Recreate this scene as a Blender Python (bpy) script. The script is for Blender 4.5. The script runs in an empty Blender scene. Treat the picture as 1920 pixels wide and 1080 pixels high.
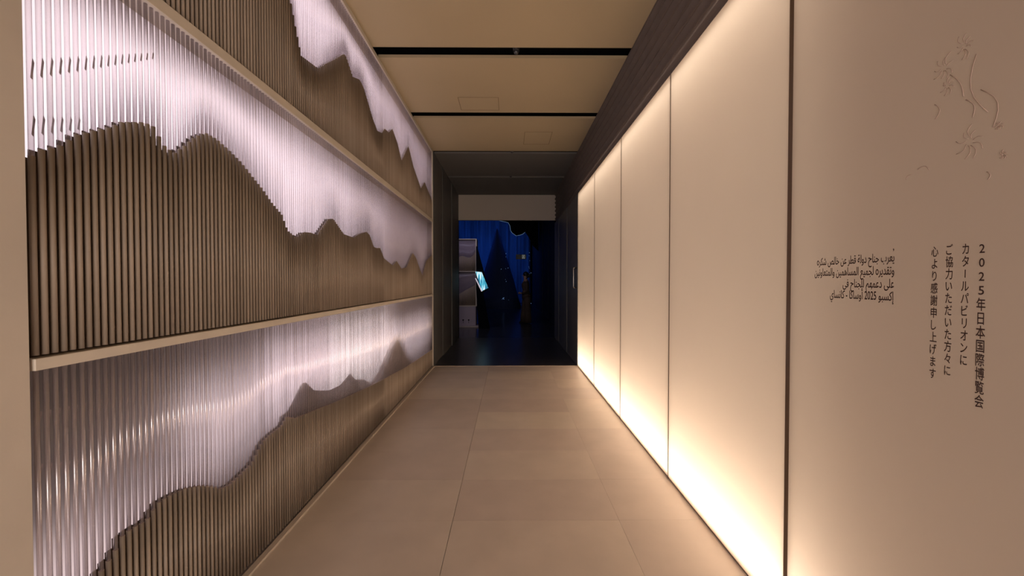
import bpy, bmesh, math, random
from mathutils import Vector, Matrix
random.seed(7)
SC = bpy.context.scene
COL = SC.collection
PI = math.pi

# ------------------------------------------------------------------ camera, world, exposure, lights
cam_d = bpy.data.cameras.new('camera')
cam_d.sensor_width = 36.0
cam_d.lens = 720.0 / 1920.0 * 36.0
cam_d.clip_start = 0.05
cam = bpy.data.objects.new('camera', cam_d)
cam.location = (0, 0, 1.4)
cam.rotation_euler = (PI / 2 - math.atan(12 / 720), 0, -math.atan(5 / 720))
COL.objects.link(cam)
SC.camera = cam
SC.view_settings.view_transform = 'Standard'
SC.view_settings.look = 'None'
SC.view_settings.gamma = 1.0
SC.view_settings.use_curve_mapping = False
SC.view_settings.exposure = 0.16
try:
    SC.cycles.use_denoising = True
    SC.cycles.max_bounces = 10
    SC.cycles.transparent_max_bounces = 24
    SC.cycles.sample_clamp_indirect = 6.0
    SC.cycles.caustics_reflective = False
    SC.cycles.caustics_refractive = False
except Exception:
    pass

w = bpy.data.worlds.new('world')
SC.world = w
w.use_nodes = True
w.node_tree.nodes['Background'].inputs[0].default_value = (0.8, 0.75, 0.8, 1)
w.node_tree.nodes['Background'].inputs[1].default_value = 0.01

L, R, CEIL = -1.26, 1.13, 3.55        # left and right wall faces, ceiling height
BACK, DARK, END, FAR = -2.4, 6.33, 9.58, 25.0
WTOP = 2.85                            # top of the luminous right wall


def area(name, loc, rot, sx, sy, power, color, spread=PI):
    d = bpy.data.lights.new(name, 'AREA')
    d.shape = 'RECTANGLE'
    d.size, d.size_y = sx, sy
    d.energy = power
    d.color = color
    d.spread = spread
    o = bpy.data.objects.new(name, d)
    o.location = loc
    o.rotation_euler = rot
    COL.objects.link(o)
    return o


WARM = (1.0, 0.91, 0.79)
# LED strips inside the luminous wall (behind its translucent panels)
area('led_strip_bottom', (R + 0.115, (1.38 + 6.3) / 2, 0.02), (PI, 0, 0), 0.06, 4.92, 88, WARM)
area('led_strip_top', (R + 0.10, (1.38 + 6.3) / 2, WTOP - 0.02), (0, 0, 0), 0.05, 4.92, 17, WARM)
area('led_grid_back', (R + 0.185, (1.38 + 6.3) / 2, 1.4), (0, PI / 2, 0), 2.6, 4.92, 27, (1.0, 0.90, 0.77))
# unseen fill light added behind the camera to lift the near surfaces
area('rear_fill_light', (0.0, -2.3, 0.75), (PI / 2, 0, 0), 2.0, 1.2, 66, (1.0, 0.90, 0.84))
# LED modules inside the light boxes behind the rod screens: (y0, y1, z0, z1, radiance, colour)
LAV, PINK = (1.0, 0.90, 0.94), (1.0, 0.84, 0.84)
for y0, y1, z0, z1, rad, c in (
        (1.03, 2.20, 2.45, 3.48, 2.3, LAV), (2.20, 3.00, 2.45, 3.48, 2.3, LAV), (3.00, 3.80, 2.45, 3.48, 2.0, LAV), (3.80, 4.80, 2.45, 3.48, 1.5, LAV), (4.80, 6.28, 2.45, 3.48, 1.1, LAV),
        (1.03, 1.90, 1.24, 2.33, 2.15, LAV), (1.90, 2.60, 1.24, 2.33, 2.1, LAV), (2.60, 3.30, 1.24, 2.33, 1.7, LAV), (3.30, 4.20, 1.24, 2.33, 1.0, LAV), (4.20, 6.28, 1.24, 2.33, 0.45, LAV),
        (1.03, 1.70, 0.12, 0.62, 1.7, PINK), (1.55, 2.10, 0.50, 0.98, 1.7, LAV), (2.10, 2.90, 0.50, 1.08, 3.0, LAV), (2.90, 4.30, 0.40, 1.08, 3.8, (1.0, 0.97, 0.94)), (4.30, 6.10, 0.30, 0.95, 2.3, (0.95, 0.96, 1.0))):
    area('led_module', (L - 0.21, (y0 + y1) / 2, (z0 + z1) / 2), (0, -PI / 2, 0), z1 - z0, y1 - y0, rad * PI * (y1 - y0) * (z1 - z0), c)
# coloured stage lights of the far hall
area('blue_stage_light', (-1.6, 21.0, 5.9), (math.radians(35), 0, 0), 5.0, 0.8, 75, (0.05, 0.24, 1.0))
area('blue_floor_light', (-3.0, 22.6, 0.25), (math.radians(100), 0, 0), 4.0, 0.3, 9, (0.05, 0.24, 1.0))
area('cabinet_spot', (-1.4, 10.4, 3.6), (math.radians(20), 0, 0), 0.4, 0.3, 9, (0.80, 0.74, 1.0))


# ------------------------------------------------------------------ helpers
def tag(o, label=None, cat=None, group=None, kind=None):
    if label: o['label'] = label
    if cat: o['category'] = cat
    if group: o['group'] = group
    if kind: o['kind'] = kind
    return o


def empty(name, loc=(0, 0, 0), parent=None):
    o = bpy.data.objects.new(name, None)
    o.empty_display_size = 0.1
    o.location = loc
    COL.objects.link(o)
    if parent: o.parent = parent
    return o


def link(name, me, parent=None):
    o = bpy.data.objects.new(name, me)
    COL.objects.link(o)
    if parent: o.parent = parent
    return o


def box(bm, x0, x1, y0, y1, z0, z1, mi=0):
    vs = [bm.verts.new((x, y, z)) for z in (z0, z1) for y in (y0, y1) for x in (x0, x1)]
    for f in ((0, 2, 3, 1), (4, 5, 7, 6), (0, 1, 5, 4), (2, 6, 7, 3), (0, 4, 6, 2), (1, 3, 7, 5)):
        bm.faces.new([vs[i] for i in f]).material_index = mi
    return vs


def prism(bm, pts, axis, a0, a1, mi=0):
    """polygon pts (u,v) extruded along axis x / y / z between a0 and a1"""
    def P(u, v, a):
        return {'x': (a, u, v), 'y': (u, a, v), 'z': (u, v, a)}[axis]
    A = [bm.verts.new(P(u, v, a0)) for u, v in pts]
    B = [bm.verts.new(P(u, v, a1)) for u, v in pts]
    n = len(pts)
    bm.faces.new(A).material_index = mi
    bm.faces.new(B[::-1]).material_index = mi
    for i in range(n):
        bm.faces.new((A[i], B[i], B[(i + 1) % n], A[(i + 1) % n])).material_index = mi


def cyl(bm, c, r, z0, z1, n=12, mi=0, cap=0, r1=None):
    r1 = r if r1 is None else r1
    A = [bm.verts.new((c[0] + r * math.cos(2 * PI * i / n), c[1] + r * math.sin(2 * PI * i / n), z0)) for i in range(n)]
    B = [bm.verts.new((c[0] + r1 * math.cos(2 * PI * i / n), c[1] + r1 * math.sin(2 * PI * i / n), z1)) for i in range(n)]
    for i in range(n):
        f = bm.faces.new((A[i], A[(i + 1) % n], B[(i + 1) % n], B[i]))
        f.smooth = True
        f.material_index = mi
    bm.faces.new(A[::-1]).material_index = mi
    bm.faces.new(B).material_index = cap


def tube(bm, pts, r, n=8, mi=0):
    rings = []
    for i, p in enumerate(pts):
        p = Vector(p)
        d = (Vector(pts[min(i + 1, len(pts) - 1)]) - Vector(pts[max(i - 1, 0)])).normalized()
        a = d.orthogonal().normalized() if i == 0 else (prev - d * prev.dot(d)).normalized()
        prev = a
        b = d.cross(a)
        rr = r[i] if isinstance(r, (list, tuple)) else r
        rings.append([bm.verts.new(p + (a * math.cos(2 * PI * k / n) + b * math.sin(2 * PI * k / n)) * rr) for k in range(n)])
    for A, B in zip(rings, rings[1:]):
        for k in range(n):
            f = bm.faces.new((A[k], A[(k + 1) % n], B[(k + 1) % n], B[k]))
            f.smooth = True
            f.material_index = mi
    bm.faces.new(rings[0][::-1]).material_index = mi
    bm.faces.new(rings[-1]).material_index = mi


def mesh(name, bm, *mats, bevel=0):
    if bevel:
        bmesh.ops.bevel(bm, geom=bm.edges[:], offset=bevel, segments=1, affect='EDGES')
    bmesh.ops.recalc_face_normals(bm, faces=bm.faces[:])
    me = bpy.data.meshes.new(name)
    bm.to_mesh(me)
    bm.free()
    for m in mats: me.materials.append(m)
    return me


def boxobj(name, dims, mat, parent=None, bevel=0):
    bm = bmesh.new()
    box(bm, *dims)
    return link(name, mesh(name, bm, mat, bevel=bevel), parent)


def material(name, color, rough=0.6, spec=0.5, metal=0.0, var=0.0, scale=6.0, bump=0.0, bscale=60.0, emit=None, estr=1.0, ior=1.5, stretch=None):
    m = bpy.data.materials.new(name)
    m.use_nodes = True
    nt = m.node_tree
    b = nt.nodes['Principled BSDF']
    b.inputs['Base Color'].default_value = (*color, 1)
    b.inputs['Roughness'].default_value = rough
    b.inputs['Specular IOR Level'].default_value = spec
    b.inputs['Metallic'].default_value = metal
    b.inputs['IOR'].default_value = ior
    tc = nt.nodes.new('ShaderNodeTexCoord')
    if var:
        n = nt.nodes.new('ShaderNodeTexNoise')
        n.inputs['Scale'].default_value = scale
        n.inputs['Detail'].default_value = 6
        if stretch:
            mp = nt.nodes.new('ShaderNodeMapping')
            mp.inputs['Scale'].default_value = (1, 1, stretch)
            nt.links.new(tc.outputs['Object'], mp.inputs[0])
            nt.links.new(mp.outputs[0], n.inputs['Vector'])
        else:
            nt.links.new(tc.outputs['Object'], n.inputs['Vector'])
        r = nt.nodes.new('ShaderNodeValToRGB')
        r.color_ramp.elements[0].position = 0.3
        r.color_ramp.elements[1].position = 0.7
        r.color_ramp.elements[0].color = (*[c * (1 - var) for c in color], 1)
        r.color_ramp.elements[1].color = (*[min(1, c * (1 + var)) for c in color], 1)
        nt.links.new(n.outputs['Fac'], r.inputs['Fac'])
        nt.links.new(r.outputs['Color'], b.inputs['Base Color'])
    if bump:
        n = nt.nodes.new('ShaderNodeTexNoise')
        n.inputs['Scale'].default_value = bscale
        n.inputs['Detail'].default_value = 8
        nt.links.new(tc.outputs['Object'], n.inputs['Vector'])
        bp = nt.nodes.new('ShaderNodeBump')
        bp.inputs['Strength'].default_value = bump
        bp.inputs['Distance'].default_value = 0.002
        nt.links.new(n.outputs['Fac'], bp.inputs['Height'])
        nt.links.new(bp.outputs['Normal'], b.inputs['Normal'])
    if emit:
        b.inputs['Emission Color'].default_value = (*emit, 1)
        b.inputs['Emission Strength'].default_value = estr
    return m


# ------------------------------------------------------------------ materials
M = {}
M['plaster'] = material('beige_plaster', (0.60, 0.53, 0.45), 0.85, 0.2, var=0.06, scale=3, bump=0.35, bscale=30)
M['ceiling'] = material('ceiling_paint', (0.55, 0.44, 0.28), 0.8, 0.2, var=0.02, scale=2)
M['black'] = material('black_void', (0.006, 0.006, 0.007), 0.9, 0.1)
M['slat'] = material('dark_brown_slat', (0.17, 0.132, 0.112), 0.6, 0.3, var=0.08, scale=8)
M['rail'] = material('beige_rail', (0.66, 0.59, 0.50), 0.55, 0.4, var=0.05, scale=5, bump=0.1)
M['rod_paint'] = material('brown_painted_rod', (0.32, 0.245, 0.18), 0.5, 0.4, var=0.08, scale=3)
M['rod_cut'] = material('pale_cut_end', (0.72, 0.55, 0.44), 0.5, 0.4)
M['board'] = material('dark_brown_board', (0.075, 0.048, 0.032), 0.7, 0.2, var=0.1, scale=5)
M['hallwall'] = material('charcoal_wall', (0.125, 0.122, 0.120), 0.55, 0.35, var=0.06, scale=4)
M['halldoor'] = material('slate_panel', (0.12, 0.115, 0.115), 0.45, 0.4, var=0.05, scale=3)
M['hallceil'] = material('charcoal_ceiling', (0.19, 0.18, 0.17), 0.8, 0.2)
M['hallfloor'] = material('dark_stone_floor', (0.045, 0.042, 0.044), 0.28, 0.5, var=0.12, scale=3)
M['farfloor'] = material('dark_hall_floor', (0.03, 0.032, 0.04), 0.22, 0.5, var=0.1, scale=2)
M['header'] = material('header_panel', (0.66, 0.59, 0.52), 0.8, 0.2)
M['metal'] = material('brushed_metal', (0.55, 0.52, 0.5), 0.3, 0.5, metal=1.0)
M['seam'] = material('brown_profile', (0.12, 0.07, 0.04), 0.4, 0.5)
M['ink'] = material('dark_brown_vinyl', (0.045, 0.022, 0.020), 0.6, 0.3)
M['curtain'] = material('blue_curtain', (0.22, 0.34, 0.60), 0.75, 0.2, var=0.45, scale=1.6, stretch=0.12)
M['cone'] = material('navy_fabric', (0.06, 0.09, 0.22), 0.8, 0.1)
M['lavender'] = material('lavender_lacquer', (0.38, 0.33, 0.42), 0.5, 0.4)
M['hair'] = material('black_hair', (0.008, 0.007, 0.007), 0.45, 0.4)
M['skin'] = material('skin', (0.42, 0.26, 0.19), 0.55, 0.4)
M['dress'] = material('brown_cloth', (0.075, 0.055, 0.045), 0.85, 0.1, var=0.1, scale=12)
M['shoe'] = material('black_leather', (0.015, 0.014, 0.014), 0.4, 0.5)
M['white'] = material('white_cavity', (0.85, 0.82, 0.78), 0.9, 0.0)
M['relief'] = material('pale_relief_paint', (0.50, 0.37, 0.31), 0.6, 0.3)
M['dots'] = material('glow_dot', (0.5, 0.6, 0.8), 0.5, emit=(0.25, 0.45, 0.9), estr=0.5)
M['edging'] = material('glowing_pale_edge', (0.5, 0.6, 0.8), 0.5, emit=(0.22, 0.38, 0.6), estr=0.3)  # glow put into the colour, standing in for light on pale cloth
M['signwhite'] = material('sign_white', (0.6, 0.6, 0.6), 0.5, emit=(0.75, 0.8, 0.75), estr=0.22)
M['skirting'] = material('pale_floor_strip', (0.60, 0.51, 0.42), 0.45, 0.4)


def luminous_panel():
    m = bpy.data.materials.new('translucent_wall_panel')
    m.use_nodes = True
    nt = m.node_tree
    nt.nodes.clear()
    out = nt.nodes.new('ShaderNodeOutputMaterial')
    tc = nt.nodes.new('ShaderNodeTexCoord')
    n = nt.nodes.new('ShaderNodeTexNoise')
    n.inputs['Scale'].default_value = 1.6
    n.inputs['Detail'].default_value = 7
    nt.links.new(tc.outputs['Object'], n.inputs['Vector'])
    r = nt.nodes.new('ShaderNodeValToRGB')
    r.color_ramp.elements[0].color = (0.58, 0.48, 0.40, 1)
    r.color_ramp.elements[1].color = (0.63, 0.53, 0.44, 1)
    nt.links.new(n.outputs['Fac'], r.inputs['Fac'])
    d = nt.nodes.new('ShaderNodeBsdfDiffuse')
    t = nt.nodes.new('ShaderNodeBsdfTranslucent')
    nt.links.new(r.outputs['Color'], d.inputs['Color'])
    nt.links.new(r.outputs['Color'], t.inputs['Color'])
    mx = nt.nodes.new('ShaderNodeMixShader')
    mx.inputs[0].default_value = 0.32
    nt.links.new(d.outputs[0], mx.inputs[1])
    nt.links.new(t.outputs[0], mx.inputs[2])
    g = nt.nodes.new('ShaderNodeBsdfGlossy')
    g.inputs['Roughness'].default_value = 0.45
    m2 = nt.nodes.new('ShaderNodeMixShader')
    m2.inputs[0].default_value = 0.03
    nt.links.new(mx.outputs[0], m2.inputs[1])
    nt.links.new(g.outputs[0], m2.inputs[2])
    nt.links.new(m2.outputs[0], out.inputs[0])
    return m


def clear_rod(edge=0.38, refl=0.55, body=0.08):
    m = bpy.data.materials.new('clear_acrylic_rod')
    m.use_nodes = True
    nt = m.node_tree
    nt.nodes.clear()
    out = nt.nodes.new('ShaderNodeOutputMaterial')
    tr = nt.nodes.new('ShaderNodeBsdfTransparent')
    
    d = nt.nodes.new('ShaderNodeBsdfDiffuse')
    d.inputs[0].default_value = (0.62, 0.54, 0.56, 1)
    g = nt.nodes.new('ShaderNodeBsdfGlossy')
    g.inputs['Color'].default_value = (0.95, 0.90, 0.92, 1)
    g.inputs['Roughness'].default_value = 0.26
    mx = nt.nodes.new('ShaderNodeMixShader')
    mx.inputs[0].default_value = 0.7
    nt.links.new(d.outputs[0], mx.inputs[1])
    nt.links.new(g.outputs[0], mx.inputs[2])
    lw = nt.nodes.new('ShaderNodeLayerWeight')
    lw.inputs[0].default_value = 0.5
    tint = nt.nodes.new('ShaderNodeValToRGB')
    tint.color_ramp.elements[0].position = 0.62
    tint.color_ramp.elements[0].color = (0.98, 0.96, 0.98, 1)
    tint.color_ramp.elements[1].position = 0.95
    tint.color_ramp.elements[1].color = (edge, edge * 0.9, edge, 1)
    nt.links.new(lw.outputs['Facing'], tint.inputs[0])
    nt.links.new(tint.outputs[0], tr.inputs[0])
    mr = nt.nodes.new('ShaderNodeMapRange')
    mr.inputs['To Min'].default_value = body
    mr.inputs['To Max'].default_value = refl
    nt.links.new(lw.outputs['Facing'], mr.inputs['Value'])
    m2 = nt.nodes.new('ShaderNodeMixShader')
    nt.links.new(mr.outputs[0], m2.inputs[0])
    nt.links.new(tr.outputs[0], m2.inputs[1])
    nt.links.new(mx.outputs[0], m2.inputs[2])
    nt.links.new(m2.outputs[0], out.inputs[0])
    return m


def mountain_film():
    m = material('grey_frosted_film', (0.27, 0.26, 0.24), 0.5, 0.4)
    nt = m.node_tree
    t = nt.nodes.new('ShaderNodeBsdfTransparent')
    mx = nt.nodes.new('ShaderNodeMixShader'); mx.inputs[0].default_value = 0.15
    o = nt.nodes['Material Output']
    nt.links.new(nt.nodes['Principled BSDF'].outputs[0], mx.inputs[1]); nt.links.new(t.outputs[0], mx.inputs[2]); nt.links.new(mx.outputs[0], o.inputs[0])
    return m


M['panel'] = luminous_panel()
M['clear'] = clear_rod()
M['film'] = mountain_film()


def diffuser(name, refl, trans, mixf):
    m = bpy.data.materials.new(name)
    m.use_nodes = True
    nt = m.node_tree
    nt.nodes.clear()
    out = nt.nodes.new('ShaderNodeOutputMaterial')
    d = nt.nodes.new('ShaderNodeBsdfDiffuse'); d.inputs[0].default_value = (*refl, 1)
    t = nt.nodes.new('ShaderNodeBsdfTranslucent'); t.inputs[0].default_value = (*trans, 1)
    g = nt.nodes.new('ShaderNodeBsdfGlossy'); g.inputs['Roughness'].default_value = 0.18
    fr = nt.nodes.new('ShaderNodeFresnel'); fr.inputs[0].default_value = 1.5
    a = nt.nodes.new('ShaderNodeMixShader'); a.inputs[0].default_value = mixf
    b = nt.nodes.new('ShaderNodeMixShader')
    nt.links.new(d.outputs[0], a.inputs[1]); nt.links.new(t.outputs[0], a.inputs[2])
    nt.links.new(fr.outputs[0], b.inputs[0]); nt.links.new(a.outputs[0], b.inputs[1]); nt.links.new(g.outputs[0], b.inputs[2])
    nt.links.new(b.outputs[0], out.inputs[0])
    return m


M['lit_back'] = diffuser('white_diffuser_sheet', (0.6, 0.55, 0.58), (0.85, 0.80, 0.82), 0.6)
M['dark_back'] = diffuser('smoked_diffuser_sheet', (0.07, 0.045, 0.045), (0.85, 0.78, 0.78), 0.6)

# ------------------------------------------------------------------ floor
floor = boxobj('floor', (L - 0.15, R + 0.25, BACK, DARK, -0.06, -0.010), material('joint_mortar', (0.42, 0.34, 0.28), 0.9, 0.1))
tag(floor, kind='structure')
tints = [(0.60, 0.50, 0.425), (0.64, 0.54, 0.45), (0.575, 0.475, 0.405), (0.65, 0.555, 0.455)]
tile_m = [material('beige_floor_tile', c, 0.42, 0.35, var=0.05, scale=4, bump=0.12, bscale=90) for c in tints]
rows = [BACK]
y = 1.76 - 0.467 * 8
while y < DARK - 0.05:
    rows.append(y)
    y += 0.467
rows.append(DARK)
cols = [L + 0.032, -0.332, 0.644, R]
G = 0.0005
GX = [0.0, 0.0013, 0.0005, 0.0]
pick = {(9, 0): 1, (9, 1): 1, (8, 0): 2, (13, 1): 3, (12, 1): 0}
for i in range(len(rows) - 1):
    for j in range(3):
        k = pick.get((i, j), random.choice([0, 0, 1, 2]))
        boxobj('tile', (cols[j] + GX[j], cols[j + 1] - GX[j + 1], rows[i] + G, rows[i + 1] - G, -0.009, 0.0), tile_m[k], floor)
base = boxobj('baseboard_left', (L - 0.004, L + 0.030, BACK, DARK, -0.005, 0.012), M['skirting'], bevel=0.002)
tag(base, kind='structure')
thr = boxobj('trim_1', (L, R, DARK, DARK + 0.03, -0.01, 0.004), M['skirting'], bevel=0.001)
tag(thr, kind='structure')
hf = boxobj('floor_hall', (L - 0.1, R + 0.1, DARK + 0.03, END, -0.05, 0.0), M['hallfloor'])
hf.name = 'floor.001'
tag(hf, kind='structure')
ff = boxobj('floor.002', (-6.0, 1.8, END, FAR + 0.6, -0.05, 0.0), M['farfloor'])
tag(ff, kind='structure')

# ------------------------------------------------------------------ ceiling: beige panels between black slots
ceil = boxobj('ceiling', (L - 0.12, R + 0.2, BACK, END + 0.05, CEIL + 0.09, CEIL + 0.15), M['black'])
tag(ceil, kind='structure')
slots = [(-0.58, -0.41), (0.80, 0.97), (2.18, 2.35), (3.563, 3.732), (4.921, 5.096), (6.36, 6.488), (7.87, 7.96)]
ya = BACK
for a, b in slots + [(END - 0.02, END)]:
    bm = bmesh.new()
    dark = ya > 6.0
    box(bm, L, R + 0.02, ya, a, CEIL, CEIL + 0.03)
    box(bm, L, R + 0.02, a - 0.012, a, CEIL - 0.001, CEIL + 0.085)      # upstand of the slot
    link('panel', mesh('ceiling_panel', bm, M['hallceil'] if dark else M['ceiling']), ceil)
    ya = b
for hx0, hx1, hy0, hy1 in ((-0.603, -0.127, 4.52, 4.86), (0.22, 0.62, 5.55, 6.05)):
    bm = bmesh.new()
    t = 0.005
    for d in ((hx0, hx1, hy0, hy0 + t), (hx0, hx1, hy1 - t, hy1), (hx0, hx0 + t, hy0, hy1), (hx1 - t, hx1, hy0, hy1)):
        box(bm, *d, CEIL - 0.001, CEIL + 0.002)
    box(bm, hx0 + 0.01, hx1 - 0.01, hy0 + 0.01, hy1 - 0.01, CEIL - 0.0015, CEIL + 0.002, 1)
    link('access_hatch', mesh('access_hatch', bm, material('hatch_gap', (0.22, 0.16, 0.09), 0.8, 0.1), M['ceiling']), ceil)

# ------------------------------------------------------------------ right wall: luminous panels
seams = [BACK, 0.36, 1.545, 2.705, 3.89, 5.10, 6.33]
wr = empty('wall_right', (R, 0, 0))
tag(wr, kind='structure')
wr_inv = Matrix.Translation((-R, 0, 0))


def under(o, parent=wr):
    o.parent = parent
    o.matrix_parent_inverse = Matrix.Translation(-Vector(parent.location))
    return o


panels = []
for i in range(len(seams) - 1):
    g0 = 0.0045 if i != 2 else 0.009
    g1 = 0.0045 if i != 1 else 0.009
    bm = bmesh.new()
    # a single translucent sheet with its returned edges, open behind
    y0, y1 = seams[i] + g0, seams[i + 1] - g1
    z0, z1 = 0.012, WTOP
    vs = [bm.verts.new(p) for p in ((R, y0, z0), (R, y1, z0), (R, y1, z1), (R, y0, z1))]
    bm.faces.new(vs)
    bk = [bm.verts.new((R + 0.012, p[1], p[2])) for p in ((R, y0, z0), (R, y1, z0), (R, y1, z1), (R, y0, z1))]
    for k in range(4):
        bm.faces.new((vs[k], bk[k], bk[(k + 1) % 4], vs[(k + 1) % 4]))
    p = under(link('panel', mesh('wall_panel', bm, M['panel'])))
    panels.append(p)
for i, s in enumerate(seams[1:-1]):
    wd = 0.011 if i == 1 else 0.005
    under(boxobj('joint_profile', (R - 0.0012, R + 0.02, s - wd, s + wd, 0.0, WTOP), M['seam']))
bm = bmesh.new()
box(bm, R + 0.20, R + 0.22, BACK, 6.34, 0.0, WTOP)
box(bm, R + 0.0, R + 0.22, BACK, 6.34, -0.02, 0.0)
box(bm, R + 0.015, R + 0.22, BACK, 6.34, WTOP, WTOP + 0.02)
box(bm, R + 0.012, R + 0.22, 6.335, 6.35, 0.0, WTOP)
box(bm, R + 0.012, R + 0.22, BACK, BACK + 0.01, 0.0, WTOP)
under(link('light_cavity', mesh('light_cavity', bm, M['white'])))
under(boxobj('base_gap', (R + 0.002, R + 0.012, BACK, 6.33, 0.0, 0.011), M['seam']))

# louvre band above the panels
bandz = [WTOP + 0.012 + k * (CEIL - WTOP - 0.012) / 7 for k in range(8)]
bandp = empty('trim_2', (R, 0, WTOP))
tag(bandp, kind='structure')
for k in range(7):
    z0, z1 = bandz[k], bandz[k + 1]
    bm = bmesh.new()
    z0 += 0.020
    prism(bm, [(R + 0.040, z0), (R + 0.050, z0), (R - 0.004, z1 - 0.002), (R - 0.004, z1 - 0.012), (R + 0.014, z1 - 0.014), (R + 0.016, z1 - 0.022)], 'y', BACK, END)
    under(link('slat', mesh('slat', bm, M['slat'])), bandp)
under(boxobj('backing', (R + 0.06, R + 0.08, BACK, END, WTOP, CEIL), M['black']), bandp)


# ------------------------------------------------------------------ lettering on the near right panel
def glyphs(text):
    c = bpy.data.curves.new('lettering', 'FONT')
    c.body = text
    c.size = 1.0
    c.resolution_u = 3
    o = bpy.data.objects.new('lettering', c)
    COL.objects.link(o)
    dg = bpy.context.evaluated_depsgraph_get()
    me = bpy.data.meshes.new_from_object(o.evaluated_get(dg))
    vs = [tuple(v.co[:2]) for v in me.vertices]
    fs = [tuple(p.vertices) for p in me.polygons]
    bpy.data.objects.remove(o)
    bpy.data.curves.remove(c)
    bpy.data.meshes.remove(me)
    return vs, fs


def put_glyphs(bm, vs, fs, fn, embolden=0.0):
    new = []
    offs = [(0, 0)] if not embolden else [(-embolden, 0), (embolden, 0), (0, embolden), (0, -embolden)]
    for k, (dx, dz) in enumerate(offs):
        V = [bm.verts.new((R - 0.0006 - 0.00005 * k, fn(u + dx, v + dz)[0], fn(u + dx, v + dz)[1])) for u, v in vs]
        for f in fs:
            try:
                bm.faces.new([V[i] for i in f])
            except ValueError:
                pass


text_parent = panels[1]
jp = [('2025年日本国際博覧会', 0.911, 1.479, 1.112, 0.0192, 0.0335),
      ('カタールパビリオンに', 0.944, 1.481, 1.205, 0.0180, 0.0305),
      ('ご協力いただいた方々に', 0.979, 1.482, 1.171, 0.0180, 0.0305),
      ('心より感謝申し上げます', 1.013, 1.480, 1.155, 0.0180, 0.0305)]
for s, yc, zt, zb, wd, ht in jp:
    bm = bmesh.new()
    n = len(s)
    for i, ch in enumerate(s):
        zc = zt + (zb - zt) * i / (n - 1)
        vs, fs = glyphs(ch)
        if ch.isdigit():
            xs = [v[0] for v in vs]; ys = [v[1] for v in vs]
            cx, cy = (min(xs) + max(xs)) / 2, (min(ys) + max(ys)) / 2
            sx, sy = 0.0105 / (max(xs) - min(xs)), 0.0205 / (max(ys) - min(ys))
            fn = lambda u, v: (yc - (u - cx) * sx, zc + (v - cy) * sy)
        elif ch == 'ー':
            fn = lambda u, v: (yc + (v - 0.38) * wd, zc - (u - 0.5) * ht * 0.95)
        else:
            cx, cy = 0.5, 0.38
            sm = ch in 'ご'
            fn = lambda u, v: (yc - (u - cx) * wd, zc + (v - cy) * ht)
        if ch not in 'ー' and not ch.isdigit():
            xs = [v[0] for v in vs]
            cxx = 0.5 * (min(xs) + max(xs))
            fn = (lambda c0: (lambda u, v: (yc - (u - c0) * wd, zc + (v - 0.38) * ht)))(cxx)
        if ch == 'ー':
            xs = [v[0] for v in vs]; ys = [v[1] for v in vs]
            c0, c1 = 0.5 * (min(xs) + max(xs)), 0.5 * (min(ys) + max(ys))
            fn = (lambda a0, a1: (lambda u, v: (yc + (v - a1) * wd, zc - (u - a0) * ht * 0.8)))(c0, c1)
        put_glyphs(bm, vs, fs, fn, 0.011)
    o = link('lettering', mesh('lettering', bm, M['ink']))
    o['label'] = 'vertical column of dark brown printed characters'
    under(o, wr)

# Arabic: shape the letters into their joined presentation forms, then lay them right to left
FORMS = {  # isolated, final, initial, medial
    'ا': (0xFE8D, 0xFE8E, 0, 0), 'أ': (0xFE83, 0xFE84, 0, 0), 'إ': (0xFE87, 0xFE88, 0, 0), 'ب': (0xFE8F, 0xFE90, 0xFE91, 0xFE92),
    'ة': (0xFE93, 0xFE94, 0, 0), 'ت': (0xFE95, 0xFE96, 0xFE97, 0xFE98), 'ج': (0xFE9D, 0xFE9E, 0xFE9F, 0xFEA0), 'ح': (0xFEA1, 0xFEA2, 0xFEA3, 0xFEA4),
    'خ': (0xFEA5, 0xFEA6, 0xFEA7, 0xFEA8), 'د': (0xFEA9, 0xFEAA, 0, 0), 'ر': (0xFEAD, 0xFEAE, 0, 0), 'س': (0xFEB1, 0xFEB2, 0xFEB3, 0xFEB4),
    'ش': (0xFEB5, 0xFEB6, 0xFEB7, 0xFEB8), 'ص': (0xFEB9, 0xFEBA, 0xFEBB, 0xFEBC), 'ط': (0xFEC1, 0xFEC2, 0xFEC3, 0xFEC4), 'ع': (0xFEC9, 0xFECA, 0xFECB, 0xFECC),
    'ف': (0xFED1, 0xFED2, 0xFED3, 0xFED4), 'ق': (0xFED5, 0xFED6, 0xFED7, 0xFED8), 'ك': (0xFED9, 0xFEDA, 0xFEDB, 0xFEDC), 'ل': (0xFEDD, 0xFEDE, 0xFEDF, 0xFEE0),
    'م': (0xFEE1, 0xFEE2, 0xFEE3, 0xFEE4), 'ن': (0xFEE5, 0xFEE6, 0xFEE7, 0xFEE8), 'ه': (0x006F, 0xFEEA, 0xFEEB, 0xFEEC), 'و': (0xFEED, 0xFEEE, 0, 0),
    'ى': (0xFEEF, 0xFEF0, 0, 0), 'ي': (0xFEF1, 0xFEF2, 0xFEF3, 0xFEF4)}


def shape_arabic(s):
    out = []
    for i, c in enumerate(s):
        if c not in FORMS:
            out.append(c)
            continue
        f = FORMS[c]
        prev = i > 0 and s[i - 1] in FORMS and FORMS[s[i - 1]][2] != 0
        nxt = i + 1 < len(s) and s[i + 1] in FORMS and f[2] != 0
        out.append(chr(f[3] if prev and nxt else f[1] if prev else f[2] if nxt else f[0]))
    # visual order: reverse everything, then restore digit runs
    out = out[::-1]
    res, run = [], []
    for c in out:
        if c.isdigit():
            run.append(c)
        else:
            res += run[::-1] + [c]
            run = []
    return ''.join(res + run[::-1])


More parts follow.
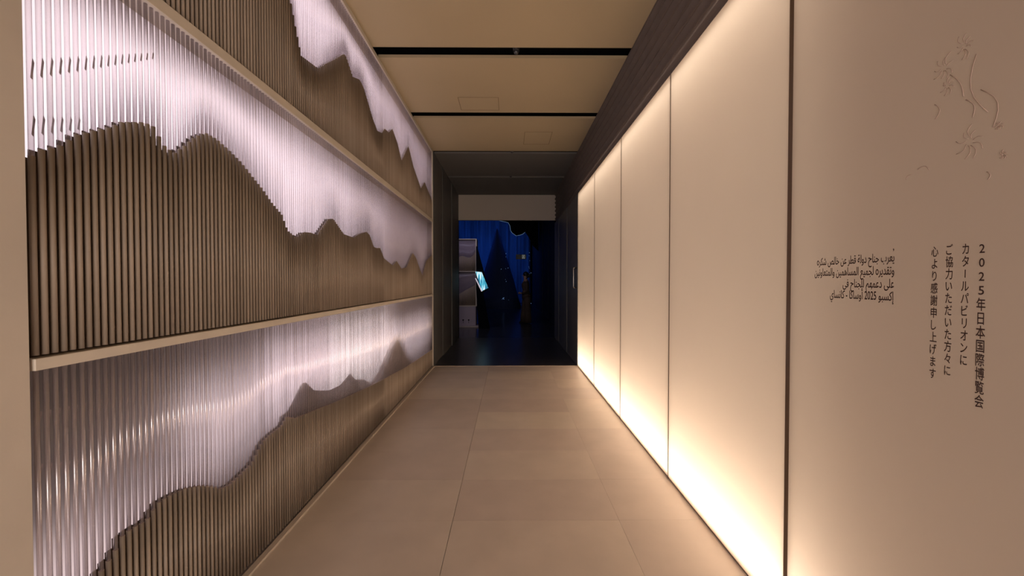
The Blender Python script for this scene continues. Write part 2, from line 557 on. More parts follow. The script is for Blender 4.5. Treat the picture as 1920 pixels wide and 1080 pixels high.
ar = [('يعرب جناح دولة قطر عن خالص شكره', 1.403, 1.4595),
      ('وتقديره لجميع المساهمين والمتعاونين', 1.413, 1.4210),
      ('على دعمهم للجناح في', 1.293, 1.3815),
      ('إكسبو 2025 أوساكا - كانساي', 1.344, 1.3440)]
for k, (s, ye, zb) in enumerate(ar):
    vs, fs = glyphs(shape_arabic(s))
    xs = [v[0] for v in vs]
    x0, x1 = min(xs), max(xs)
    sx = (ye - 1.120) / (x1 - x0)
    sy = 0.0370
    bm = bmesh.new()
    put_glyphs(bm, vs, fs, lambda u, v: (1.120 + (x1 - u) * sx, zb + v * sy), 0.014)
    if k == 0:      # the short vowel mark over the first letter
        vs, fs = glyphs('\u2019')
        cx = sum(v[0] for v in vs) / len(vs); cy = sum(v[1] for v in vs) / len(vs)
        put_glyphs(bm, vs, fs, lambda u, v: (1.123 - (u - cx) * 0.026, zb + 0.034 + (v - cy) * 0.030), 0.014)
    o = link('lettering', mesh('lettering', bm, M['ink']))
    o['label'] = 'horizontal line of dark brown printed script'
    under(o, wr)

# faint flower drawing, high on the near panel
bm = bmesh.new()


def stroke(pts, r=0.0011):
    tube(bm, [(R - 0.0004, y, z) for y, z in pts], r, 4)


def bend(y0, z0, y1, z1, k, n=7):
    out = []
    for i in range(n):
        t = i / (n - 1)
        out.append((y0 + (y1 - y0) * t + k * math.sin(PI * t) * (z1 - z0), z0 + (z1 - z0) * t - k * math.sin(PI * t) * (y1 - y0)))
    return out


rg = random.Random(3)
stroke(bend(0.985, 1.93, 0.955, 1.86, 0.1)); stroke(bend(0.93, 1.95, 0.905, 1.80, -0.15)); stroke(bend(0.95, 1.85, 0.935, 1.80, 0.2))
stroke(bend(0.92, 1.86, 0.895, 1.76, 0.2))
for c in ((0.998, 1.955, 0.035), (0.94, 1.745, 0.040), (0.99, 1.905, 0.022), (0.955, 1.985, 0.03), (0.885, 1.76, 0.012), (0.875, 1.69, 0.010)):
    for a in range(9):
        t = 2 * PI * a / 9 + rg.random() * 0.4
        l = c[2] * (0.7 + 0.5 * rg.random())
        q = (c[0] + l * math.cos(t) * 0.7, c[1] + l * math.sin(t))
        stroke(bend(c[0] + 0.25 * (q[0] - c[0]), c[1] + 0.25 * (q[1] - c[1]), *q, 0.25, 5), 0.0008)
for a, b in (((1.06, 1.71), (1.03, 1.70)), ((1.09, 1.69), (1.075, 1.70)), ((0.905, 1.66), (0.903, 1.64)), ((1.02, 1.87), (1.018, 1.83))):
    stroke(bend(*a, *b, 0.3))
o = under(link('flower_drawing', mesh('flower_drawing', bm, M['relief'])))
o['label'] = 'faint pale line drawing of flowers'

# ------------------------------------------------------------------ left wall
wl = empty('wall_left', (L, 0, 0))
tag(wl, kind='structure')
under(boxobj('plaster_face', (L - 0.16, L + 0.004, BACK, 1.012, 0.0, CEIL), M['plaster'], bevel=0.002), wl)
under(boxobj('back_panel', (L - 0.26, L - 0.24, 1.012, 6.36, 0.0, CEIL), M['white']), wl)
trim = boxobj('trim_3', (L - 0.03, L + 0.006, 6.318, 6.342, 0.012, CEIL), M['rail'], bevel=0.002)
tag(trim, kind='structure')

R2 = [(1.030,1.729),(1.054,1.741),(1.055,1.754),(1.095,1.775),(1.122,1.804),(1.143,1.827),(1.203,1.866),(1.243,1.890),(1.278,1.920),(1.352,1.950),(1.397,1.950),(1.407,1.925),(1.435,1.892),(1.476,1.886),(1.517,1.925),(1.575,1.986),(1.625,2.018),(1.684,2.015),(1.747,1.995),(1.833,1.962),(1.928,1.907),(1.989,1.874),(2.064,1.821),(2.160,1.769),(2.211,1.690),(2.299,1.660),(2.383,1.703),(2.466,1.710),(2.548,1.706),(2.709,1.837),(2.783,1.849),(2.961,1.760),(3.144,1.756),(3.280,1.803),(3.427,1.840),(3.506,1.817),(3.601,1.724),(3.688,1.716),(3.779,1.729),(3.900,1.632),(4.193,1.571),(4.333,1.628),(4.526,1.550),(4.752,1.574),(5.056,1.771),(5.229,1.719),(5.611,1.478),(5.868,1.709),(6.318,1.837)]
R1 = [(1.0,3.49),(2.0,3.47),(2.225,3.185),(2.259,3.029),(2.314,2.901),(2.374,2.772),(2.581,2.809),(2.687,2.900),(2.760,2.955),(2.984,3.143),(3.023,3.141),(3.144,3.053),(3.290,3.107),(3.385,3.079),(3.607,2.903),(3.722,2.844),(3.854,2.875),(3.946,2.953),(4.068,2.962),(4.199,3.050),(4.398,2.957),(4.547,2.817),(4.864,3.096),(5.104,2.917),(5.531,2.729),(5.777,2.883),(6.163,2.771),(6.398,2.682)]
R3A = [(1.02,0.33),(1.120,0.427),(1.183,0.494),(1.204,0.511),(1.229,0.522),(1.243,0.561),(1.273,0.568),(1.300,0.568),(1.329,0.563),(1.349,0.569),(1.381,0.600),(1.424,0.600),(1.495,0.590),(1.573,0.561),(1.629,0.528),(1.680,0.489),(1.738,0.477),(1.808,0.488),(1.884,0.502),(1.904,0.519),(1.967,0.573),(2.034,0.588),(2.130,0.594),(2.182,0.629),(2.264,0.591),(2.786,0.520),(3.292,0.465),(3.853,0.414),(4.644,0.353),(5.175,0.327),(6.335,0.281)]
R3B = [(2.182,0.629),(2.264,0.632),(2.354,0.706),(2.418,0.755),(2.464,0.753),(2.567,0.672),(2.787,0.609),(2.970,0.599),(3.147,0.643),(3.259,0.566),(3.444,0.523),(3.622,0.438),(3.855,0.505),(4.121,0.661),(4.403,0.795),(4.648,0.612),(4.897,0.419),(5.175,0.327)]


def prof(tab, y):
    if y <= tab[0][0]: return tab[0][1]
    for (a, za), (b, zb) in zip(tab, tab[1:]):
        if y <= b:
            return za + (zb - za) * (y - a) / max(1e-6, b - a)
    return tab[-1][1]


PITCH, RAD = 0.022, 0.0060
# unit-height rod meshes shared by all the repeats
CLEARS = [clear_rod(0.26, 0.50), clear_rod(0.38, 0.55), clear_rod(0.50, 0.72)]
PAINTS = [material('brown_painted_rod', c, 0.5, 0.4, var=0.08, scale=3) for c in ((0.30, 0.238, 0.185), (0.34, 0.272, 0.212), (0.38, 0.305, 0.24))]
CLEARS_LOW = [clear_rod(0.26, 0.60, 0.30), clear_rod(0.38, 0.65, 0.36), clear_rod(0.50, 0.75, 0.42)]
CLEAR_MES, LOW_MES, PAINT_MES = [], [], []
for k in range(3):
    bm = bmesh.new(); cyl(bm, (0, 0), RAD, 0, 1, 12); CLEAR_MES.append(mesh('rod', bm, CLEARS[k]))
    bm = bmesh.new(); cyl(bm, (0, 0), RAD, 0, 1, 12); LOW_MES.append(mesh('rod', bm, CLEARS_LOW[k]))
    bm = bmesh.new(); cyl(bm, (0, 0), RAD + 0.0009, 0, 1, 14, 0, 1); PAINT_MES.append(mesh('painted_rod', bm, PAINTS[k], M['rod_cut']))
# solid slanted dashes imitating dark and pale reflections between the near rods
bm = bmesh.new(); prism(bm, [(-0.0035, -0.024), (0.0, -0.028), (0.0045, 0.018), (0.0015, 0.028)], 'x', 0, 0.002); DASH_DARK = mesh('reflection_dash', bm, material('taupe_reflection', (0.22, 0.17, 0.18), 0.5))
bm = bmesh.new(); prism(bm, [(-0.0055, -0.022), (-0.004, -0.026), (0.0055, 0.018), (0.004, 0.022)], 'x', 0, 0.002); DASH_PALE = mesh('reflection_dash', bm, material('lilac_reflection', (0.60, 0.50, 0.52), 0.4))
rv = random.Random(5)


def rod_screen(name, z0, z1, tab, back, label, film=None, low=False, reflection_dashes=()):
    root = empty(name, (L, 1.02, z0))
    tag(root, label, 'screen', 'rod screens stacked along the left wall')
    X = L - RAD - 0.004
    ys = []
    y = 1.024 + PITCH / 2
    while y < 6.31:
        ys.append(y)
        y += PITCH
    far_clear, far_paint = bmesh.new(), bmesh.new()
    board = bmesh.new()
    for i, y in enumerate(ys):
        zt = min(max(prof(tab, y), z0 + 0.02), z1 - 0.01)
        if i < 130:
            q = rv.choice((0, 1, 1, 2))
            c = link('rod', (LOW_MES if low else CLEAR_MES)[q], root)
            c.location = (X - L, y - 1.02, zt - z0)
            c.scale = (1, 1, z1 - 0.002 - zt)
            p = link('painted_rod', PAINT_MES[rv.choice((0, 1, 1, 2))], c)
            p.matrix_parent_inverse = Matrix.Identity(4)
            h = z1 - 0.002 - zt
            p.location = (0, 0, (0.007 - (zt - z0)) / h)
            p.scale = (1, 1, (zt - z0 - 0.005) / h)
        else:
            q = rv.choice((0, 1, 1, 2))
            cyl(far_clear, (X - L, y - 1.02), RAD, zt - z0, z1 - z0 - 0.002, 8, q, q)
            cyl(far_paint, (X - L, y - 1.02), RAD + 0.0009, 0.007, zt - z0 + 0.002, 8, rv.choice((0, 1, 1, 2)), 3)
        # stepped board behind the painted rods
        box(board, -0.034, -0.030, y - 1.02 - PITCH / 2, y - 1.02 + PITCH / 2, 0, zt - z0)
    for cm, cn, cy0, cz0, slope, cx in reflection_dashes:
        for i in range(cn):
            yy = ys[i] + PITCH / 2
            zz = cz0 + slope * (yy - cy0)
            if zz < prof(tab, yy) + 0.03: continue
            c = link('reflection_dash', cm, root)
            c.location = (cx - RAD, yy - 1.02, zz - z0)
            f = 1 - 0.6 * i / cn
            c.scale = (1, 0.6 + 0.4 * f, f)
    o = link('clear_rods', mesh('clear_rods', far_clear, *(CLEARS_LOW if low else CLEARS)), root); o['kind'] = 'stuff'
    o = link('painted_rods', mesh('painted_rods', far_paint, *PAINTS, M['rod_cut']), root); o['kind'] = 'stuff'
    bmesh.ops.remove_doubles(board, verts=board.verts[:], dist=1e-5)
    link('mountain_board', mesh('mountain_board', board, M['board']), root)
    bm = bmesh.new()      # one thin sheet
    bm.faces.new([bm.verts.new(p) for p in ((-0.088, 0, 0), (-0.088, 5.30, 0), (-0.088, 5.30, z1 - z0), (-0.088, 0, z1 - z0))])
    link('backing_sheet', mesh('backing_sheet', bm, back), root)
    boxobj('end_cap', (-0.235, -0.09, 0, 0.006, 0, z1 - z0), M['white'], root)
    if film:
        bm = bmesh.new()
        pts = [(a - 1.02, b - z0) for a, b in film]
        pts += [(film[-1][0] - 1.02, 0.02), (film[0][0] - 1.02, 0.02)]
        prism(bm, pts, 'x', -0.050, -0.047)
        o = link('mountain_film', mesh('mountain_film', bm, M['film']), root)
        o['label'] = 'grey frosted mountain outline behind the clear rods'
    return root


Z0, ZA, ZB, ZC, ZD, ZT = 0.014, 1.163, 1.195, 2.372, 2.418, 3.51
s1 = rod_screen('rod_screen', ZD, ZT, R1, M['lit_back'], 'top rod screen under the ceiling, steep brown mountain outline and white glow above')
s2 = rod_screen('rod_screen', ZB, ZC, R2, M['lit_back'], 'middle rod screen between the two rails, wide brown mountain skyline below white glow',
                reflection_dashes=((DASH_DARK, 17, 1.04, 1.965, 0.68, -0.012), (DASH_DARK, 9, 1.04, 1.815, 0.46, -0.012)))
s3 = rod_screen('rod_screen', Z0, ZA, R3A, M['dark_back'], 'bottom rod screen at the floor, mostly clear rods over a low brown mountain', film=R3B, low=True, reflection_dashes=((DASH_PALE, 18, 1.03, 1.025, -0.07, -0.012), (DASH_PALE, 16, 1.03, 0.885, -0.30, -0.012)))
for s, h, t in ((s3, ZA - Z0, ZB - ZA), (s2, ZC - ZB, ZD - ZC), (s1, ZT - ZD, CEIL - ZT)):
    boxobj('rail', (-0.235, 0.007, 0, 5.30, h, h + t), M['rail'], s, bevel=0.0015)

# ------------------------------------------------------------------ dark passage beyond the threshold
wh = empty('wall_left_far', (L, DARK, 0)); wh.name = 'wall_left.001'
tag(wh, kind='structure')
ys = [6.345, 6.62, 7.25, 7.9, 8.4, 9.0, END]
for i in range(len(ys) - 1):
    off = (0.012, 0.0, 0.008, -0.004, 0.012, 0.0)[i]
    under(boxobj('panel', (L - 0.12, L + off, ys[i] + 0.003, ys[i + 1] - 0.003, 0.0, CEIL), M['hallwall'], bevel=0.002), wh)
wh2 = empty('wall_right.001', (R, DARK, 0))
tag(wh2, kind='structure')
ys = [6.35, 7.02, 7.55, 8.1, 8.8, END]
for i in range(len(ys) - 1):
    off = (-0.002, 0.006, -0.004, 0.004, -0.002)[i]
    under(boxobj('panel', (R + off, R + 0.12, ys[i] + 0.003, ys[i + 1] - 0.003, 0.0, WTOP), M['halldoor'], bevel=0.002), wh2)
bm = bmesh.new()
tube(bm, [(R - 0.004, 6.46, 1.30), (R - 0.045, 6.46, 1.30), (R - 0.05, 6.46, 1.31), (R - 0.05, 6.46, 1.62), (R - 0.045, 6.46, 1.63), (R - 0.004, 6.46, 1.63)], 0.011, 8)
hd = link('pull_handle', mesh('pull_handle', bm, M['metal']))
hd['label'] = 'vertical metal pull handle'
under(hd, wh2)
hw = boxobj('wall_far', (L - 0.1, R + 0.1, END - 0.02, END + 0.06, 2.925, CEIL + 0.09), M['header'])
tag(hw, kind='structure')
for x0, x1, nm in ((L - 4.8, L - 0.001, 'wall_far.001'), (R + 0.001, 1.8, 'wall_far.002')):
    tag(boxobj(nm, (x0, x1, END, END + 0.06, 0, 6.0), M['black']), kind='structure')
tag(boxobj('wall_far.003', (L - 0.001, R + 0.001, END + 0.001, END + 0.06, CEIL + 0.09, 6.0), M['black']), kind='structure')
tag(boxobj('wall_left.002', (-6.1, -6.0, END, FAR + 0.6, 0, 6.0), M['black']), kind='structure')
tag(boxobj('wall_far.004', (-6.0, 1.8, FAR + 0.5, FAR + 0.6, 0, 6.0), M['black']), kind='structure')
tag(boxobj('ceiling.001', (-6.0, 1.8, END, FAR + 0.6, 6.0, 6.1), M['black']), kind='structure')
wr3 = empty('wall_right.002', (1.6, END, 0))
tag(wr3, kind='structure')
wallm = material('black_hall_cladding', (0.02, 0.022, 0.03), 0.6, 0.3)
yy = END + 0.06
while yy < FAR:
    under(boxobj('panel', (1.45 + 0.02 * random.random(), 1.6, yy + 0.006, yy + 1.18, 0, 6.0), wallm), wr3)
    yy += 1.19
# wall behind the visitor
tag(boxobj('wall_back', (L - 0.2, R + 0.3, BACK - 0.08, BACK, 0, CEIL + 0.15), M['plaster']), kind='structure')

# ------------------------------------------------------------------ spotlights in the ceiling slots
bm = bmesh.new()
cyl(bm, (0, 0), 0.030, 0.0, 0.075, 16, 0, 0, 0.034)
head_me = mesh('housing', bm, material('black_lamp_body', (0.012, 0.012, 0.012), 0.35, 0.5))
bm = bmesh.new()
bmesh.ops.create_uvsphere(bm, u_segments=14, v_segments=8, radius=0.024)
for f in bm.faces: f.smooth = True
lens_me = mesh('lens', bm, material('lamp_lens', (0.05, 0.05, 0.055), 0.1, 0.8))
for k, (x, y, lab) in enumerate(((0.065, 3.65, 'small black spotlight in the nearest visible ceiling slot'),
                                 (0.045, 6.42, 'small black spotlight in the slot where the beige ceiling ends'),
                                 (0.03, 7.915, 'small black spotlight in the slot over the dark passage'))):
    t = empty('ceiling_spotlight', (x, y, CEIL + 0.09 - 0.075))
    tag(t, lab, 'spotlight', 'spotlights in the ceiling slots')
    link('housing', head_me, t)
    l = link('lens', lens_me, t)
    l.location = (0, 0, -0.004)

# ------------------------------------------------------------------ far hall: curtain, cone, valance, glowing dots
bm = bmesh.new()
N = 260
top, bot = [], []
for i in range(N):
    x = -5.9 + 7.25 * i / (N - 1)
    ph = x * 2 * PI / 0.62
    yv = 24.6 + 0.11 * math.sin(ph) + 0.05 * math.sin(ph * 2.3 + 1) + 0.06 * math.sin(ph * 0.37)
    bot.append(bm.verts.new((x, yv, 0.02)))
    top.append(bm.verts.new((x, 24.6 + (yv - 24.6) * 0.8, 5.95)))
for i in range(N - 1):
    f = bm.faces.new((bot[i], bot[i + 1], top[i + 1], top[i])); f.smooth = True
bmesh.ops.solidify(bm, geom=bm.faces[:], thickness=0.01)
o = link('stage_curtain', mesh('stage_curtain', bm, M['curtain']))
tag(o, 'tall pleated blue lit curtain closing the far hall', 'curtain')

bm = bmesh.new()
n = 28
apex_c = (-0.64, 20.6)
prev = None
hts = [(0.0, 1.22), (0.6, 1.05), (1.4, 0.86), (2.3, 0.60), (3.1, 0.36), (3.7, 0.19), (4.15, 0.07), (4.35, 0.015)]
for z, r in hts:
    ring = [bm.verts.new((-0.57 - 0.02 * z + r * math.cos(2 * PI * k / n) * (1 + 0.04 * math.sin(5 * k)), 20.6 + r * 0.8 * math.sin(2 * PI * k / n), z)) for k in range(n)]
    if prev:
        for k in range(n):
            f = bm.faces.new((prev[k], prev[(k + 1) % n], ring[(k + 1) % n], ring[k])); f.smooth = True
    else:
        bm.faces.new(ring[::-1])
    prev = ring
bm.faces.new(prev)
o = link('fabric_cone', mesh('fabric_cone', bm, M['cone']))
tag(o, 'tall dark navy cone-shaped tent standing before the blue curtain', 'tent')

bm = bmesh.new()
edge = [(-0.83, 4.47), (-0.55, 4.42), (-0.30, 4.36), (-0.18, 4.34), (-0.05, 4.30), (0.03, 4.14), (0.06, 3.92), (0.14, 3.80), (0.33, 3.66), (0.52, 3.69), (0.66, 3.74), (0.78, 3.84), (0.95, 3.60), (1.15, 3.2), (1.44, 2.9)]
prism(bm, edge + [(1.44, 5.98), (-0.83, 5.98)], 'y', 19.0, 19.03)
vroot = link('hanging_valance', mesh('hanging_valance', bm, M['black']))
tag(vroot, 'black ragged-edged cloth hanging at the upper right of the far hall', 'drape')
bm = bmesh.new()
tube(bm, [(x, 18.985, z) for x, z in edge[:12]], 0.010, 5)
link('pale_edging', mesh('pale_edging', bm, M['edging']), vroot)

bm = bmesh.new()
rg = random.Random(11)
for i in range(34):
    if i < 14:
        z = rg.choice([0.45, 0.5, 0.6, 1.35, 1.5, 1.55, 1.65, 2.0, 2.6, 2.75]) + rg.random() * 0.1
        x = -0.45 + rg.random() * 0.45
        yy = 19.4
    else:
        x = 0.92 + rg.random() * 0.18
        z = 0.3 + rg.random() * 2.6
        yy = 19.4
    bmesh.ops.create_icosphere(bm, subdivisions=1, radius=0.008 + 0.008 * rg.random(), matrix=Matrix.Translation((x, yy, z)))  # tiny self-glowing dots at random sizes
for x in (-0.42, -0.22, -0.04, 0.95, 1.01, 1.08):
    tube(bm, [(x + 0.01 * math.sin(z * 3), 19.4, z * 0.1) for z in range(0, 61)], 0.0025, 4, 1)
o = link('glow_dots', mesh('glow_dots', bm, M['dots'], M['black']))
tag(o, 'thin strings of tiny dim glowing dots hanging in the far hall', 'lights', kind='stuff')

# hanging exit sign
t = empty('exit_sign', (0.455, 15.0, 2.27))
tag(t, 'small dark hanging sign with a pale running figure', 'sign')
boxobj('sign_board', (-0.20, 0.20, -0.02, 0.02, 0.0, 0.19), material('sign_dark', (0.01, 0.015, 0.015), 0.4), t, bevel=0.004)
bm = bmesh.new()
for d in ((0.045, 0.15, 0.155, 0.165), (0.045, 0.15, 0.03, 0.04), (0.045, 0.055, 0.03, 0.165), (0.14, 0.15, 0.03, 0.165)):
    box(bm, d[0], d[1], -0.024, -0.020, d[2], d[3])
bmesh.ops.create_icosphere(bm, subdivisions=1, radius=0.012, matrix=Matrix.Translation((0.098, -0.026, 0.138)))
tube(bm, [(0.098, -0.024, 0.122), (0.092, -0.024, 0.085)], 0.009, 5)
tube(bm, [(0.092, -0.024, 0.09), (0.078, -0.024, 0.07), (0.068, -0.024, 0.05)], 0.006, 5)
tube(bm, [(0.092, -0.024, 0.09), (0.108, -0.024, 0.072), (0.114, -0.024, 0.048)], 0.006, 5)
tube(bm, [(0.097, -0.024, 0.115), (0.118, -0.024, 0.10)], 0.005, 5)
tube(bm, [(0.097, -0.024, 0.115), (0.075, -0.024, 0.105)], 0.005, 5)
link('pictogram', mesh('pictogram', bm, M['signwhite']), t)
bm = bmesh.new()
cyl(bm, (-0.15, 0), 0.006, 0.19, 3.73, 6); cyl(bm, (0.15, 0), 0.006, 0.19, 3.73, 6)
link('hanger', mesh('hanger', bm, M['black']), t)

# ------------------------------------------------------------------ rod display cabinet of the far hall
cb = empty('display_cabinet', (-1.0, 11.8, 0))
tag(cb, 'tall rod-fronted display cabinet at the left of the far hall', 'cabinet')
boxobj('base', (-1.6, 0.12, -0.10, 0.5, 0.0, 0.05), material('pale_plinth', (0.42, 0.36, 0.36), 0.5), cb, bevel=0.004)
boxobj('plinth', (-1.6, -0.03, 0.0, 0.45, 0.05, 0.66), M['lavender'], cb, bevel=0.004)
for x in (-0.42, -0.25):
    bm = bmesh.new()
    box(bm, x - 0.02, x + 0.02, -0.006, 0.0, 0.20, 0.24)
    box(bm, x - 0.005, x + 0.005, -0.006, 0.0, 0.12, 0.20)
    link('socket', mesh('socket', bm, M['black']), cb)
boxobj('body', (-1.6, -0.03, 0.05, 0.45, 0.66, 2.70), M['lavender'], cb)
bm = bmesh.new()
box(bm, -0.035, 0.0, -0.005, 0.45, 0.66, 2.71)
link('frame_post', mesh('frame_post', bm, M['rail']), cb)
for z in (0.64, 1.70, 2.69):
    boxobj('rail', (-1.6, 0.0, -0.008, 0.05, z, z + 0.022), M['rail'], cb, bevel=0.002)
pr, cl = bmesh.new(), bmesh.new()
for i in range(52):
    x = -0.045 - i * 0.03
    u = -x
    top_u = 1.722 + max(0.05, 0.62 - 0.55 * abs(u - 0.02) - 0.1 * math.sin(u * 9))
    top_l = 0.662 + max(0.10, 0.66 - 0.55 * u)
    for zb, zt, z1 in ((1.724, top_u, 2.688), (0.664, top_l, 1.698)):
        cyl(pr, (x, 0.028), 0.0125, zb, zt, 8)
        cyl(cl, (x, 0.028), 0.0115, zt, z1, 8)
o = link('painted_rods', mesh('painted_rods', pr, M['rod_paint']), cb); o['kind'] = 'stuff'
o = link('clear_rods', mesh('clear_rods', cl, M['clear']), cb); o['kind'] = 'stuff'

# leaning touch screen beside the cabinet
ts = empty('touch_screen', (-0.72, 11.45, 0))
tag(ts, 'glowing tilted touch screen on a dark slanted stand beside the cabinet', 'screen')


def screen_mat():
    m = bpy.data.materials.new('screen_picture')
    m.use_nodes = True
    nt = m.node_tree
    b = nt.nodes['Principled BSDF']
    tc = nt.nodes.new('ShaderNodeTexCoord')
    mp = nt.nodes.new('ShaderNodeMapping')
    mp.inputs['Scale'].default_value = (1, 1, 0.10)
    mp.inputs['Rotation'].default_value = (0, math.radians(22), 0)
    n = nt.nodes.new('ShaderNodeTexNoise')
    n.inputs['Scale'].default_value = 28
    n.inputs['Detail'].default_value = 3
    r = nt.nodes.new('ShaderNodeValToRGB')
    r.color_ramp.elements[0].position = 0.38; r.color_ramp.elements[0].color = (0.02, 0.10, 0.20, 1)
    r.color_ramp.elements[1].position = 0.62; r.color_ramp.elements[1].color = (0.75, 0.85, 0.9, 1)
    e = r.color_ramp.elements.new(0.5); e.color = (0.05, 0.45, 0.6, 1)
    nt.links.new(tc.outputs['Object'], mp.inputs[0]); nt.links.new(mp.outputs[0], n.inputs['Vector'])
    nt.links.new(n.outputs['Fac'], r.inputs[0]); nt.links.new(r.outputs[0], b.inputs['Emission Color'])
    b.inputs['Base Color'].default_value = (0.01, 0.01, 0.01, 1)
    b.inputs['Emission Strength'].default_value = 1.1
    return m


bm = bmesh.new()
prism(bm, [(-0.29, 1.70), (-0.10, 1.68), (0.09, 1.21), (-0.10, 1.12)], 'y', -0.03, -0.002)
link('display', mesh('display', bm, screen_mat()), ts)
bm = bmesh.new()
prism(bm, [(-0.30, 1.50), (-0.27, 1.50), (-0.08, 1.12), (-0.11, 1.10)], 'y', -0.032, 0.0)
link('bezel', mesh('bezel', bm, material('bezel_white', (0.7, 0.65, 0.7), 0.4, emit=(0.6, 0.55, 0.65), estr=0.7)), ts)
bm = bmesh.new()
prism(bm, [(-0.27, 2.45), (-0.24, 2.45), (0.10, 1.18), (-0.06, 1.06), (0.10, 0.20), (0.14, 0.0), (-0.20, 0.0), (-0.27, 1.2)], 'y', 0.0, 0.06)
link('stand', mesh('stand', bm, material('stand_black', (0.005, 0.006, 0.010), 0.95, 0.05)), ts)

# ------------------------------------------------------------------ the person standing in the far hall
pp = empty('person', (0.55, 12.9, 0))
tag(pp, 'person with dark tied-up hair in long dark clothes standing in profile', 'person')


def skin_mesh(name, joints, bones, root=0, levels=1):
    me = bpy.data.meshes.new(name)
    me.from_pydata([j[0] for j in joints], bones, [])
    o = bpy.data.objects.new(name, me)
    COL.objects.link(o)
    o.modifiers.new('skin', 'SKIN')
    for i, j in enumerate(joints):
        sv = me.skin_vertices[0].data[i]
        sv.radius = (j[1], j[2] if len(j) > 2 else j[1])
        sv.use_root = (i == root)
    sub = o.modifiers.new('sub', 'SUBSURF'); sub.levels = levels; sub.render_levels = levels
    dg = bpy.context.evaluated_depsgraph_get()
    out = bpy.data.meshes.new_from_object(o.evaluated_get(dg))
    bpy.data.objects.remove(o)
    for p in out.polygons: p.use_smooth = True
    return out


# facing -x; y is the side
J = [((0.02, 0, 0.92), 0.12, 0.14), ((0.01, 0, 1.10), 0.095, 0.12), ((-0.005, 0, 1.28), 0.11, 0.15), ((0.01, 0, 1.41), 0.07, 0.10), ((0.0, 0, 1.48), 0.045),
     ((-0.02, 0, 1.57), 0.078, 0.07), ((-0.015, 0, 1.66), 0.07, 0.065)]
B = [(0, 1), (1, 2), (2, 3), (3, 4), (4, 5), (5, 6)]
for s in (-1, 1):
    k = len(J)
    J += [((0.02 - 0.05 * s, 0.09 * s, 0.86), 0.085), ((-0.01 - 0.06 * s, 0.09 * s, 0.48), 0.055), ((0.03 - 0.07 * s, 0.09 * s, 0.09), 0.038), ((-0.10 - 0.07 * s, 0.09 * s, 0.04), 0.03)]
    B += [(0, k), (k, k + 1), (k + 1, k + 2), (k + 2, k + 3)]
    k = len(J)
    J += [((0.01, 0.17 * s, 1.38), 0.05), ((0.03, 0.20 * s, 1.12), 0.038), ((-0.12, 0.13 * s, 1.00), 0.028), ((-0.18, 0.08 * s, 1.02), 0.024)]
    B += [(3, k), (k, k + 1), (k + 1, k + 2), (k + 2, k + 3)]
    h = k + 3
    for f in range(5):
        q = len(J)
        off = (f - 2) * 0.016
        ln = (0.045, 0.065, 0.072, 0.066, 0.05)[f]
        J += [((-0.18 - ln * 0.6, 0.08 * s - off * 0.4 - 0.02 * s, 1.02 + off), 0.0085), ((-0.18 - ln, 0.05 * s - off * 0.4 - 0.015 * s, 1.01 + off), 0.0075)]
        B += [(h, q), (q, q + 1)]
body_me = skin_mesh('body', J, B)
body_me.materials.clear(); body_me.materials.append(M['skin'])
link('body', body_me, pp)


def loft(bm, secs, n=18, cy=0.0, fold=0.0):
    prev = None
    for z, cx, rx, ry in secs:
        ring = [bm.verts.new((cx + rx * math.cos(2 * PI * k / n) * (1 + fold * math.sin(k * 3.1)), cy + ry * math.sin(2 * PI * k / n), z)) for k in range(n)]
        if prev:
            for k in range(n):
                f = bm.faces.new((prev[k], prev[(k + 1) % n], ring[(k + 1) % n], ring[k])); f.smooth = True
        else:
            bm.faces.new(ring[::-1])
        prev = ring
    bm.faces.new(prev)


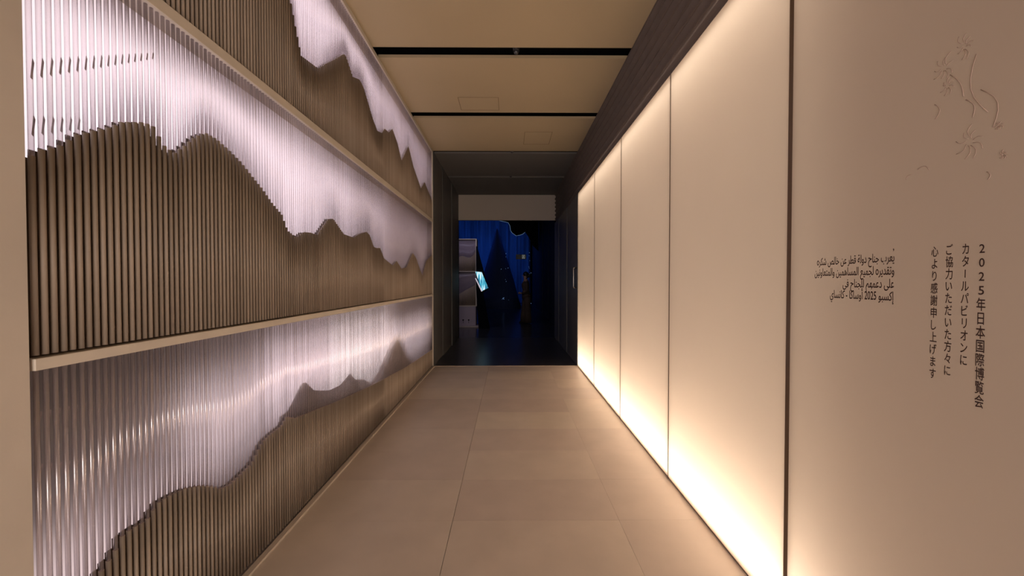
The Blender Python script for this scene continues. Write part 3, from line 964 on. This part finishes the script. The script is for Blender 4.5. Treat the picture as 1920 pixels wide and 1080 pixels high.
bm = bmesh.new()
loft(bm, [(1.00, 0.02, 0.135, 0.16), (1.10, 0.012, 0.112, 0.14), (1.22, -0.005, 0.128, 0.16), (1.32, -0.01, 0.132, 0.175), (1.40, 0.008, 0.10, 0.16), (1.45, 0.006, 0.068, 0.08), (1.49, 0.004, 0.054, 0.058), (1.52, 0.0, 0.052, 0.054)])
for s in (-1, 1):
    tube(bm, [(0.01, 0.15 * s, 1.39), (0.02, 0.19 * s, 1.30), (0.035, 0.20 * s, 1.12), (-0.04, 0.17 * s, 1.04), (-0.13, 0.12 * s, 1.00)], [0.055, 0.058, 0.048, 0.042, 0.036], 10)
link('blouse', mesh('blouse', bm, M['dress']), pp)
bm = bmesh.new()
loft(bm, [(0.84, 0.02, 0.15, 0.17), (0.94, 0.02, 0.148, 0.175), (1.04, 0.015, 0.122, 0.15)])
for s, cx in ((-1, 0.075), (1, -0.055)):
    loft(bm, [(0.03, cx, 0.125, 0.11), (0.30, cx * 0.95, 0.112, 0.10), (0.60, 0.01 + cx * 0.6, 0.105, 0.10), (0.88, 0.02 + cx * 0.3, 0.118, 0.10)], 20, 0.085 * s, 0.04)
link('wide_trousers', mesh('wide_trousers', bm, M['dress']), pp)
bm = bmesh.new()
mt = Matrix.Translation((0.005, 0, 1.645)) @ Matrix.Diagonal((0.098, 0.088, 0.095, 1))
bmesh.ops.create_uvsphere(bm, u_segments=16, v_segments=10, radius=1, matrix=mt)
bmesh.ops.create_uvsphere(bm, u_segments=12, v_segments=8, radius=1, matrix=Matrix.Translation((0.115, 0, 1.60)) @ Matrix.Diagonal((0.055, 0.05, 0.06, 1)))
bmesh.ops.create_uvsphere(bm, u_segments=12, v_segments=8, radius=1, matrix=Matrix.Translation((0.055, 0, 1.58)) @ Matrix.Diagonal((0.05, 0.07, 0.07, 1)))
for f in bm.faces: f.smooth = True
link('hair', mesh('hair', bm, M['hair']), pp)
bm = bmesh.new()
tube(bm, [(-0.075, 0, 1.625), (-0.108, 0, 1.59), (-0.100, 0, 1.58)], [0.008, 0.014, 0.01], 6)     # nose
tube(bm, [(-0.086, -0.02, 1.548), (-0.096, 0, 1.548), (-0.086, 0.02, 1.548)], 0.007, 6)          # lips
for s in (-1, 1):
    bmesh.ops.create_uvsphere(bm, u_segments=8, v_segments=6, radius=0.011, matrix=Matrix.Translation((-0.082, 0.03 * s, 1.612)))
    tube(bm, [(0.0, 0.074 * s, 1.60), (0.008, 0.082 * s, 1.585), (0.0, 0.076 * s, 1.565)], 0.01, 6)
link('face', mesh('face', bm, M['skin']), pp)
for s in (-1, 1):
    bm = bmesh.new()
    cx = 0.03 - 0.07 * s
    tube(bm, [(cx + 0.05, 0.09 * s, 0.035), (cx - 0.03, 0.09 * s, 0.037), (cx - 0.12, 0.09 * s, 0.03), (cx - 0.18, 0.09 * s, 0.022)], [0.03, 0.037, 0.03, 0.02], 10)
    link('shoe', mesh('shoe', bm, M['shoe']), pp)
